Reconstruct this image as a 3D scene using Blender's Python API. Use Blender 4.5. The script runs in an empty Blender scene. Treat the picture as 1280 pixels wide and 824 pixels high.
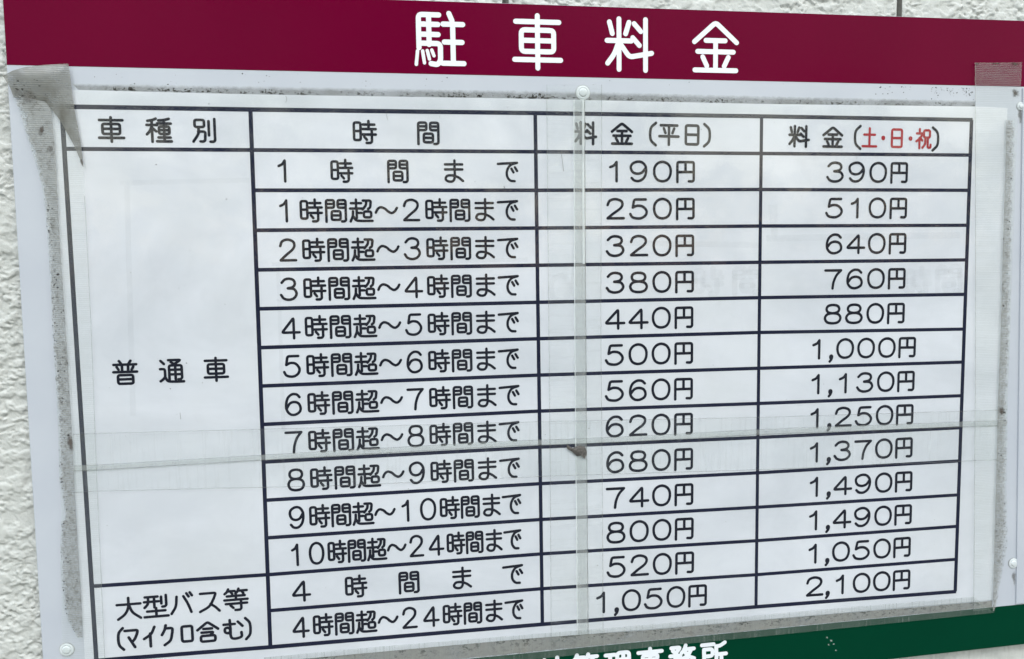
import bpy, math, random
import numpy as np
from mathutils import Matrix, Vector
random.seed(7)
rng = np.random.default_rng(11)
scene = bpy.context.scene
COL = scene.collection

# ------------------------------------------------------------------ camera
# Wall frame: X to the right, D down (both mm, from the notice's top left rule corner), depth out of the wall (mm).
FPX, IW, IH = 982.4, 1280.0, 824.0
ZB = 1.70                                  # height of the notice's top rule above the ground, m
def rod(w):
    w = np.array(w); th = np.linalg.norm(w); k = w/th
    K = np.array([[0,-k[2],k[1]],[k[2],0,-k[0]],[-k[1],k[0],0]])
    return np.eye(3)+math.sin(th)*K+(1-math.cos(th))*K@K
RC = rod((0.0809627,-0.14629685,-0.01984376))
TC = np.array((-327.414,-162.2413,572.9855))
CC = -RC.T@TC                              # camera centre in the wall frame
def W(X, D, d=0.0):                        # wall frame -> world metres
    return Vector((X/1000.0, -d/1000.0, ZB-D/1000.0))
cam_data = bpy.data.cameras.new('camera')
cam = bpy.data.objects.new('camera', cam_data); COL.objects.link(cam)
rx, dn, fw = RC[0], RC[1], RC[2]
to = lambda v: Vector((v[0], v[2], -v[1]))
X_, Y_, Z_ = to(rx), -to(dn), -to(fw)
m = Matrix((X_, Y_, Z_)).transposed().to_4x4(); m.translation = W(CC[0], CC[1], -CC[2])
cam.matrix_world = m
cam_data.sensor_width = 36.0; cam_data.sensor_fit = 'HORIZONTAL'
cam_data.lens = FPX/IW*36.0
cam_data.clip_start = 0.01; cam_data.clip_end = 100
scene.camera = cam
def at(x, y, d=0.0):                       # where the photograph's point (x, y) lies on the plane d mm in front of the board
    v = RC.T@np.array(((x-IW/2)/FPX, (y-IH/2)/FPX, 1.0))
    t = (-d-CC[2])/v[2]; p = CC+t*v
    return np.array((p[0], p[1]))

# ------------------------------------------------------------------ sky and sun (thin overcast)
SUN_EL, SUN_AZ = 52.0, -28.0               # azimuth: degrees left of straight in front of the wall
world = bpy.data.worlds.new('World'); scene.world = world; world.use_nodes = True
nt = world.node_tree; nt.nodes.clear()
sky = nt.nodes.new('ShaderNodeTexSky'); sky.sky_type = 'NISHITA'; sky.sun_disc = False
sky.sun_elevation = math.radians(SUN_EL); sky.sun_rotation = math.radians(180-SUN_AZ*-1)
sky.air_density = 2.5; sky.dust_density = 1.5; sky.ozone_density = 1.6; sky.altitude = 50
hs = nt.nodes.new('ShaderNodeHueSaturation'); hs.inputs["Saturation"].default_value = 0.62
bg = nt.nodes.new('ShaderNodeBackground'); bg.inputs['Strength'].default_value = 0.15
wo = nt.nodes.new('ShaderNodeOutputWorld')
nt.links.new(sky.outputs[0], hs.inputs['Color']); nt.links.new(hs.outputs[0], bg.inputs['Color']); nt.links.new(bg.outputs[0], wo.inputs['Surface'])
sl = bpy.data.lights.new('sun', 'SUN'); sl.energy = 0.55; sl.angle = math.radians(14); sl.color = (1.0, 0.985, 0.965)
sun = bpy.data.objects.new('sun', sl); COL.objects.link(sun)
el, az = math.radians(SUN_EL), math.radians(SUN_AZ)
sd = Vector((math.sin(az)*math.cos(el), -math.cos(az)*math.cos(el), math.sin(el)))   # towards the sun
sun.rotation_euler = sd.to_track_quat('Z', 'Y').to_euler(); sun.location = sd*3+Vector((0.3,0,1.5))
scene.view_settings.view_transform = 'Standard'; scene.view_settings.look = 'None'
scene.view_settings.exposure = 1.12; scene.view_settings.gamma = 1.0; scene.view_settings.use_curve_mapping = False
scene.cycles.transparent_max_bounces = 24; scene.cycles.max_bounces = 8

# ------------------------------------------------------------------ materials
class N:
    def __init__(s, name):
        s.m = bpy.data.materials.new(name); s.m.use_nodes = True; s.t = s.m.node_tree; s.t.nodes.clear()
        s.out = s.n('OutputMaterial')
        s.co = s.n('TexCoord')
    def n(s, kind, **kw):
        o = s.t.nodes.new('ShaderNode'+kind)
        for k, v in kw.items():
            if k[0] == '_': setattr(o, k[1:], v)
            else: s.set(o, k.replace('__', ' '), v)
        return o
    def set(s, o, k, v):
        i = o.inputs[int(k[1:])] if (k[0] == 'i' and k[1:].isdigit()) else o.inputs[k]
        if isinstance(v, bpy.types.NodeSocket): s.t.links.new(v, i)
        elif isinstance(v, bpy.types.Node): s.t.links.new(v.outputs[0], i)
        else: i.default_value = v
    def math(s, op, a, b=0.0, c=0.0, clamp=False):
        o = s.n('Math', _operation=op, _use_clamp=clamp, i0=a, i1=b, i2=c); return o.outputs[0]
    def map(s, scale, src=None, loc=(0,0,0)):
        return s.n('Mapping', Vector=src or s.co.outputs['Object'], Scale=scale, Location=loc).outputs[0]
    def noise(s, vec, scale, detail=3.0, rough=0.55, dist=0.0):
        return s.n('TexNoise', Vector=vec, Scale=scale, Detail=detail, Roughness=rough, Distortion=dist).outputs[0]
    def ramp(s, v, a, b, lo=0.0, hi=1.0):
        o = s.n('MapRange', Value=v); o.clamp = True
        for k, x in zip((1,2,3,4), (a,b,lo,hi)): o.inputs[k].default_value = x
        return o.outputs[0]
    def mixc(s, f, a, b):
        o = s.n('Mix', _data_type='RGBA'); s.set(o, 'i0', f)
        for i, v in ((6,a),(7,b)):
            if isinstance(v, tuple): v = (*v, 1)
            s.set(o, 'i%d' % i, v)
        return o.outputs[2]
    def mixs(s, f, a, b):
        o = s.n('MixShader'); s.set(o, 'i0', f); s.set(o, 'i1', a); s.set(o, 'i2', b); return o
    def bump(s, h, dist, strength=1.0, normal=None):
        o = s.n('Bump', Height=h, Distance=dist, Strength=strength)
        if normal: s.set(o, 'Normal', normal)
        return o.outputs[0]
    def end(s, sh): s.t.links.new(sh.outputs[0], s.out.inputs['Surface']); return s.m

def mat_plain(name, col, rough=0.4, var=0.03, scale=25, bump=0.0, bscale=300, coat=0.0, spec=0.5, grime=0.0):
    s = N(name); o = s.co.outputs['Object']
    f = s.ramp(s.noise(o, scale, 5), 0.3, 0.7)
    c = s.mixc(f, tuple(x*(1-var) for x in col), tuple(min(1, x*(1+var)) for x in col))
    if grime:
        g = s.ramp(s.noise(o, 60, 8, 0.7), 0.60, 0.78, 0, grime)
        c = s.mixc(g, c, (0.16,0.16,0.15))
    p = s.n('BsdfPrincipled', Base__Color=c, Roughness=rough)
    p.inputs['Specular IOR Level'].default_value = spec
    p.inputs['Coat Weight'].default_value = coat; p.inputs['Coat Roughness'].default_value = 0.12
    if bump: s.set(p, 'Normal', s.bump(s.noise(o, bscale, 3), bump))
    return s.end(p)

def mat_board():
    s = N('white_board'); o = s.co.outputs['Object']
    big = s.ramp(s.noise(o, 14, 4), 0.3, 0.7)
    c = s.mixc(big, (0.455,0.485,0.545), (0.495,0.525,0.580))
    sm = s.ramp(s.noise(s.map((1,1,2.2)), 230, 6, 0.7), 0.66, 0.80, 0, 0.55)
    area = s.ramp(s.noise(o, 22, 2), 0.48, 0.66)
    c = s.mixc(s.math('MULTIPLY', sm, area), c, (0.16,0.16,0.18))
    p = s.n('BsdfPrincipled', Base__Color=c, Roughness=0.32)
    s.set(p, 'Normal', s.bump(s.noise(o, 500, 2), 0.00002))
    return s.end(p)

def mat_paper():
    s = N('white_paper'); o = s.co.outputs['Object']
    big = s.ramp(s.noise(s.map((1,1,1.7)), 7, 7, 0.62, 0.5), 0.36, 0.64)
    c = s.mixc(big, (0.575,0.598,0.655), (0.685,0.703,0.765))
    yel = s.ramp(s.noise(s.map((1,1,1), loc=(3,1,2)), 5, 4), 0.50, 0.70, 0, 0.5)
    c = s.mixc(yel, c, (0.635,0.65,0.67))
    blot = s.ramp(s.noise(o, 34, 6, 0.7), 0.53, 0.68, 0, 0.16)
    c = s.mixc(blot, c, (0.53,0.54,0.60))
    fib = s.ramp(s.noise(s.map((1,1,6)), 260, 3), 0.3, 0.7)
    c = s.mixc(s.math('MULTIPLY', fib, 0.10), c, (0.55,0.59,0.62))
    p = s.n('BsdfPrincipled', Base__Color=c, Roughness=0.6); p.inputs['Specular IOR Level'].default_value = 0.2
    return s.end(p)

def mat_film(name, alpha, col, rib=0.0, rough=0.10, wav=1.0, streak=None, streak_amt=0.15, gloss=1.0, zfade=None, vfade=None, smudge=0.0, dirt=0.0, dirt_col=(0.20,0.20,0.185), dscale=130, dlo=0.50, dhi=0.74):
    """clear plastic film: see-through, a little milky, with a glossy face that ripples"""
    s = N(name); o = s.co.outputs['Object']
    w1 = s.noise(s.map((1,1,1.2)), 9, 2, 0.5)
    w2 = s.noise(s.map((1.4,1,1)), 75, 4, 0.6, 0.6)
    w3 = s.noise(o, 420, 2)
    nrm = s.bump(w1, 0.0007*wav); nrm = s.bump(w2, 0.00004*wav, 1.0, nrm); nrm = s.bump(w3, 0.000001*wav, 1.0, nrm)
    a = alpha
    an = s.math('MULTIPLY', s.ramp(s.noise(o, 30, 5, 0.65), 0.25, 0.75, 0.55, 1.45), a)
    if rib:
        wv = s.n('TexWave', _wave_type='BANDS', _bands_direction='Z', Vector=o, Scale=209.0, Distortion=0.6, Detail=1.0)
        wv.inputs['Detail Scale'].default_value = 0.3
        amp = s.ramp(s.noise(s.map((0.4,1,1)), 40, 3), 0.3, 0.7, 0.5, 1.3)
        r = s.math('MULTIPLY', s.math('MULTIPLY', wv.outputs[1], rib), amp)
        fine = s.math('MULTIPLY', s.ramp(s.noise(s.map((0.03,1,1)), 900, 2), 0.35, 0.7), rib*0.8)
        an = s.math('ADD', s.math('ADD', an, r), fine)
        nrm = s.bump(wv.outputs[1], 0.00008, 1.0, nrm)
    if streak:
        st = s.ramp(s.noise(s.map(streak), 100, 5, 0.7), 0.52, 0.78, 0, streak_amt)
        an = s.math('ADD', an, st)
    if smudge:
        sm = s.ramp(s.noise(s.map((1.3,1,1)), 16, 8, 0.66, 0.8), 0.50, 0.66, 0, smudge)
        an = s.math('ADD', an, sm)
    c = col
    if dirt:
        d = s.ramp(s.noise(o, dscale, 7, 0.68), dlo, dhi, 0, 1)
        big = s.ramp(s.noise(o, 28, 4), 0.30, 0.70, 0.35, 1)
        d = s.math('MULTIPLY', d, big)
        an = s.math('ADD', an, s.math('MULTIPLY', d, dirt))
        c = s.mixc(d, col, dirt_col)
    if zfade:
        z = s.n('SeparateXYZ', Vector=o).outputs[2]
        an = s.math('MULTIPLY', an, s.ramp(z, zfade[0], zfade[1], zfade[2], 1.0))
    if vfade:
        v = s.n('SeparateXYZ', Vector=s.co.outputs['UV']).outputs[1]
        vn = s.math('ADD', v, s.math('MULTIPLY', s.math('SUBTRACT', s.noise(o, 170, 7, 0.7), 0.5), vfade[2]))
        an = s.math('MULTIPLY', an, s.ramp(vn, vfade[0], vfade[1]))
    an = s.math('MINIMUM', an, 0.96)
    dif = s.n('BsdfDiffuse', Normal=nrm)
    s.set(dif, 'Color', (*c, 1) if isinstance(c, tuple) else c)
    tr = s.n('BsdfTransparent'); tr.inputs[0].default_value = (0.985,0.99,0.985,1)
    body = s.mixs(an, tr, dif)
    gl = s.n('BsdfGlossy', Roughness=rough, Normal=nrm)
    gi = s.n('NewGeometry')
    dt = s.n('VectorMath', _operation='DOT_PRODUCT', i0=nrm); s.t.links.new(gi.outputs['Incoming'], dt.inputs[1])
    cs = s.math('ABSOLUTE', dt.outputs['Value'])
    sch = s.math('MULTIPLY_ADD', s.math('POWER', s.math('SUBTRACT', 1.0, cs, clamp=True), 5.0), 0.96, 0.036)   # Schlick, same from both faces
    return s.end(s.mixs(s.math('MULTIPLY', sch, gloss), body, gl))

def mat_grime(name, base=0.5, speck=0.9, col=(0.24,0.24,0.225), fade=0.25, scale=120, rag=0.35):
    """grey adhesive dirt: UV x in metres along the strip, UV y 0 at the clean outer side to 1 at the notice's edge"""
    s = N(name); uv = s.co.outputs['UV']; o = s.co.outputs['Object']
    v = s.n('SeparateXYZ', Vector=uv).outputs[1]
    n1 = s.noise(o, scale, 6, 0.65)
    nb = s.noise(o, 26, 4, 0.6)
    vv = s.math('ADD', v, s.math('MULTIPLY', s.math('SUBTRACT', n1, 0.5), rag))
    edge = s.ramp(vv, 0.02, fade+0.02)
    body = s.math('MULTIPLY', edge, s.ramp(nb, 0.3, 0.7, base*0.55, base*1.2))
    sp = s.ramp(s.noise(s.map((0.6,1,1)), scale*3.2, 5, 0.72), 0.515, 0.565, 0, speck)
    spa = s.math('MULTIPLY', sp, s.math('MULTIPLY', edge, s.ramp(s.noise(o, 45, 3), 0.40, 0.55)))
    spa = s.math('MULTIPLY', spa, s.ramp(v, 0.15, 0.75, 0.15, 1))
    c = s.mixc(spa, col, (0.035,0.034,0.032))
    brown = s.ramp(s.noise(o, 70, 3), 0.62, 0.75, 0, 0.35)
    c = s.mixc(brown, c, (0.20,0.15,0.10))
    a = s.math('MAXIMUM', body, spa)
    b = s.n('BsdfDiffuse'); s.set(b, 'Color', c)
    return s.end(s.mixs(a, s.n('BsdfTransparent'), b))

def mat_stucco():
    s = N('textured_wall_paint'); o = s.co.outputs['Object']
    c = s.mixc(s.ramp(s.noise(o, 30, 6, 0.6), 0.3, 0.7), (0.49,0.505,0.485), (0.575,0.585,0.565))
    d = s.ramp(s.noise(o, 260, 5, 0.7), 0.62, 0.80, 0, 0.5)
    c = s.mixc(d, c, (0.30,0.30,0.28))
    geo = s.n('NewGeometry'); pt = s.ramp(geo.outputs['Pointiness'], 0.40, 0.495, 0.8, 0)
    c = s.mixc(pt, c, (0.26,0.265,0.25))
    p = s.n('BsdfPrincipled', Base__Color=c, Roughness=0.55)
    s.set(p, 'Normal', s.bump(s.noise(o, 520, 6, 0.68), 0.00055))
    return s.end(p)

M = {}
M['board'] = mat_board()
M['maroon'] = mat_plain('maroon_vinyl', (0.126,0.0004,0.0225), 0.16, 0.04, 12, 0.00003, 60, spec=0.035)
M['green'] = mat_plain('green_vinyl', (0.0004,0.038,0.0185), 0.2, 0.05, 12, 0.00003, 60, spec=0.06)
M['white_vinyl'] = mat_plain('white_vinyl', (0.76,0.79,0.84), 0.35, 0.02)
M['paper'] = mat_paper()
M['navy'] = mat_plain('navy_ink', (0.0010,0.0035,0.026), 0.5, 0.1, 60, spec=0.2)
M['ink'] = mat_plain('dark_ink', (0.0015,0.0028,0.013), 0.5, 0.1, 60, spec=0.2)
M['red'] = mat_plain('red_ink', (0.33,0.020,0.030), 0.5, 0.08, 60, spec=0.2)
M['bolt'] = mat_plain('white_plastic', (0.60,0.64,0.66), 0.35, 0.03, 200, grime=0.3)
M['seal'] = mat_plain('grey_sealant', (0.10,0.097,0.088), 0.85, 0.25, 300, 0.0003, 700, grime=0.6)
M['edge'] = mat_plain('board_edge', (0.66,0.68,0.70), 0.45, 0.06, 200, grime=0.4)
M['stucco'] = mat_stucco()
M['film'] = mat_film('laminate_film', 0.006, (0.68,0.72,0.75), gloss=1.25, rough=0.045, smudge=0.014)
M['lap'] = mat_film('sealed_film_edge', 0.25, (0.60,0.63,0.63), gloss=0.4, streak=(1,1,0.1), wav=0.6)
M['tape'] = mat_film('clear_tape', 0.010, (0.68,0.72,0.73), gloss=0.25, streak=(2.2,1,0.12), wav=0.8, rough=0.16)
M['tape_v'] = mat_film('clear_tape_upright', 0.010, (0.68,0.72,0.73), gloss=0.25, streak=(0.12,1,2.2), wav=0.8, rough=0.16)
M['rib'] = mat_film('ribbed_tape', 0.02, (0.64,0.69,0.65), gloss=0.3, rib=0.06, rough=0.22, wav=0.7)
M['dirty'] = mat_film('dirty_tape', 0.60, (0.215,0.218,0.20), dscale=75, dlo=0.46, dhi=0.64, rib=0.08, rough=0.26, wav=1.0, dirt=0.40, dirt_col=(0.105,0.10,0.085))
M['dirty_side'] = mat_film('dirty_tape_side', 0.42, (0.36,0.37,0.36), dscale=330, dlo=0.49, dhi=0.60, rib=0.24, rough=0.30, wav=0.8, dirt=0.75, dirt_col=(0.13,0.13,0.125), zfade=(0.02, 0.20, 0.62), vfade=(0.03, 0.16, 1.1))
M['dirty_right'] = mat_film('dirty_tape_right', 0.26, (0.37,0.38,0.37), dscale=300, dlo=0.49, dhi=0.60, rib=0.20, rough=0.30, wav=0.8, dirt=0.60, dirt_col=(0.13,0.13,0.125), vfade=(0.05, 0.35, 1.5))
M['tapeend'] = mat_film('ribbed_tape_end', 0.06, (0.44,0.45,0.46), rib=0.09, rough=0.2, wav=0.8, dirt=0.05)
M['grime'] = mat_grime('grey_grime', 0.55, 0.9)
M['grime_top'] = mat_grime('black_speckled_grime', 0.46, 1.0, fade=0.40, scale=170, rag=0.7)
M['grime_low'] = mat_grime('grey_brown_grime', 0.80, 0.8, col=(0.30,0.295,0.28), fade=0.10, rag=0.25, scale=90)
M['ring'] = mat_plain('painted_shade_ring', (0.32,0.33,0.33), 0.7, 0.5, 300)  # shade of the gap round a bolt, painted as a flat grey ring
def mat_ghost():
    s = N('faint_print_showing_through'); o = s.co.outputs['Object']
    a = s.ramp(s.noise(o, 40, 4), 0.3, 0.7, 0.012, 0.05)
    b = s.n('BsdfDiffuse'); b.inputs[0].default_value = (0.25,0.29,0.31,1)
    return s.end(s.mixs(a, s.n('BsdfTransparent'), b))
M['ghost'] = mat_ghost()
M['mud'] = mat_plain('brown_mud', (0.085,0.078,0.072), 0.85, 0.6, 900, 0.0004, 900)
def mat_stain(name, col, amax, scale):
    s = N(name); o = s.co.outputs['Object']; uv = s.co.outputs['UV']
    d = s.n('VectorMath', _operation='DISTANCE', i0=uv); d.inputs[1].default_value = (0.5,0.5,0)
    r = s.math('ADD', d.outputs['Value'], s.math('MULTIPLY', s.math('SUBTRACT', s.noise(o, scale, 6, 0.7), 0.5), 0.9))
    a = s.math('MULTIPLY', s.ramp(r, 0.12, 0.38, amax, 0), s.ramp(d.outputs['Value'], 0.34, 0.48, 1, 0))
    b = s.n('BsdfDiffuse'); b.inputs[0].default_value = (*col, 1)
    return s.end(s.mixs(a, s.n('BsdfTransparent'), b))
M['stain'] = mat_stain('brown_stain', (0.10,0.085,0.075), 0.85, 330)
M['stain_soft'] = mat_stain('grey_stain', (0.17,0.165,0.155), 0.6, 260)
M['chip'] = mat_stain('pale_chips', (0.35,0.45,0.40), 0.6, 900)

# ------------------------------------------------------------------ object helpers
def empty(name, loc, label, cat, group=None, kind=None):
    o = bpy.data.objects.new(name, None); COL.objects.link(o); o.location = loc; o.empty_display_size = 0.02
    if label: o['label'] = label
    if cat: o['category'] = cat
    if group: o['group'] = group
    if kind: o['kind'] = kind
    return o
def link(name, verts, faces, mat, parent=None, uvs=None, smooth=False, label=None, origin=None):
    verts = np.asarray(verts, dtype=float)
    root = parent; off = np.zeros(3)
    while root is not None: off += np.array(root.location); root = root.parent
    org = np.zeros(3)
    if parent is None: org = np.array(origin) if origin is not None else verts.mean(axis=0)
    me = bpy.data.meshes.new(name); me.from_pydata((verts-off-org).tolist(), [], faces); me.materials.append(mat)
    if uvs is not None:
        ul = me.uv_layers.new(name='UVMap'); li = np.empty(len(me.loops), dtype=np.int32); me.loops.foreach_get('vertex_index', li)
        ul.data.foreach_set('uv', np.asarray(uvs, dtype=np.float32)[li].ravel())
    if smooth: me.polygons.foreach_set('use_smooth', [True]*len(me.polygons))
    me.update()
    o = bpy.data.objects.new(name, me); COL.objects.link(o)
    if parent: o.parent = parent
    else: o.location = Vector(org)
    if label: o['label'] = label
    return o
def tag(o, label, cat, group=None):
    o['label'] = label; o['category'] = cat
    if group: o['group'] = group
    return o

def resample(P, n):
    P = np.array(P, float); s = np.r_[0, np.cumsum(np.linalg.norm(np.diff(P, axis=0), axis=1))]
    t = np.linspace(0, s[-1], n)
    return np.c_[np.interp(t, s, P[:,0]), np.interp(t, s, P[:,1])]
def strip(name, A, B, d, mat, parent=None, n=40, nv=4, label=None, jag=0.0, thick=0.0, lift=None):
    """a sheet between the lines A and B (points of the photograph on the plane d); optional thickness, lift(u, v) in mm, ragged edge on the A side"""
    a = resample([at(x, y, d) for x, y in A], n); b = resample([at(x, y, d) for x, y in B], n)
    if jag:
        j = np.convolve(rng.normal(0, jag, n+4), np.ones(3)/3, 'valid')[:n]
        a = a+j[:,None]*(a-b)/np.linalg.norm(a-b, axis=1)[:,None]
    verts, uvs, faces = [], [], []
    L = np.r_[0, np.cumsum(np.linalg.norm(np.diff(a, axis=0), axis=1))]/1000
    def layer(dd):
        for i in range(n):
            for k in range(nv+1):
                v = k/nv; p = a[i]*(1-v)+b[i]*v
                z = dd+(lift(i/(n-1), v) if lift else 0)
                verts.append(W(p[0], p[1], z)); uvs.append((L[i], v))
    layer(d)
    for i in range(n-1):
        for k in range(nv):
            q = i*(nv+1)+k; faces.append((q, q+1, q+nv+2, q+nv+1))
    if thick:
        N0 = len(verts); layer(d-thick)
        ring = [i*(nv+1) for i in range(n)]+[(n-1)*(nv+1)+k for k in range(1, nv+1)]+[i*(nv+1)+nv for i in range(n-2, -1, -1)]+[k for k in range(nv-1, 0, -1)]
        for q in range(len(ring)):
            r0, r1 = ring[q], ring[(q+1) % len(ring)]
            faces.append((r0, r1, r1+N0, r0+N0))
    me_n = Vector(verts[faces[0][1]]-verts[faces[0][0]]).cross(Vector(verts[faces[0][3]]-verts[faces[0][0]]))
    if me_n.y > 0: faces = [f[::-1] for f in faces]
    return link(name, verts, faces, mat, parent, uvs, smooth=(lift is not None), label=label)

def slab(name, quad, d, thick, mat, parent=None, bevel=0.35, label=None):
    """a flat panel: quad = four wall frame points (clockwise from top left), front face at d, with a small bevelled rim"""
    q = np.array(quad, float); c = q.mean(axis=0)
    def inset(k):
        out = []
        for i in range(4):
            e1 = q[(i+1)%4]-q[i]; e0 = q[i-1]-q[i]
            out.append(q[i]+k*(e1/np.linalg.norm(e1)+e0/np.linalg.norm(e0)))
        return out
    rings = [(q, d-thick), (q, d-bevel), (inset(bevel), d)]
    verts = [W(p[0], p[1], z) for R_, z in rings for p in R_]
    faces = [(8,9,10,11)[::-1]]
    for r in range(2):
        for i in range(4):
            j = (i+1)%4; faces.append((r*4+i, r*4+j, r*4+4+j, r*4+4+i))
    faces.append((0,1,2,3))
    o = link(name, verts, faces, mat, parent, label=label)
    import bmesh
    bm = bmesh.new(); bm.from_mesh(o.data); bmesh.ops.recalc_face_normals(bm, faces=bm.faces); bm.to_mesh(o.data); bm.free()
    return o
pq = lambda pts, d=0: [at(x, y, d) for x, y in pts]

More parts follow.
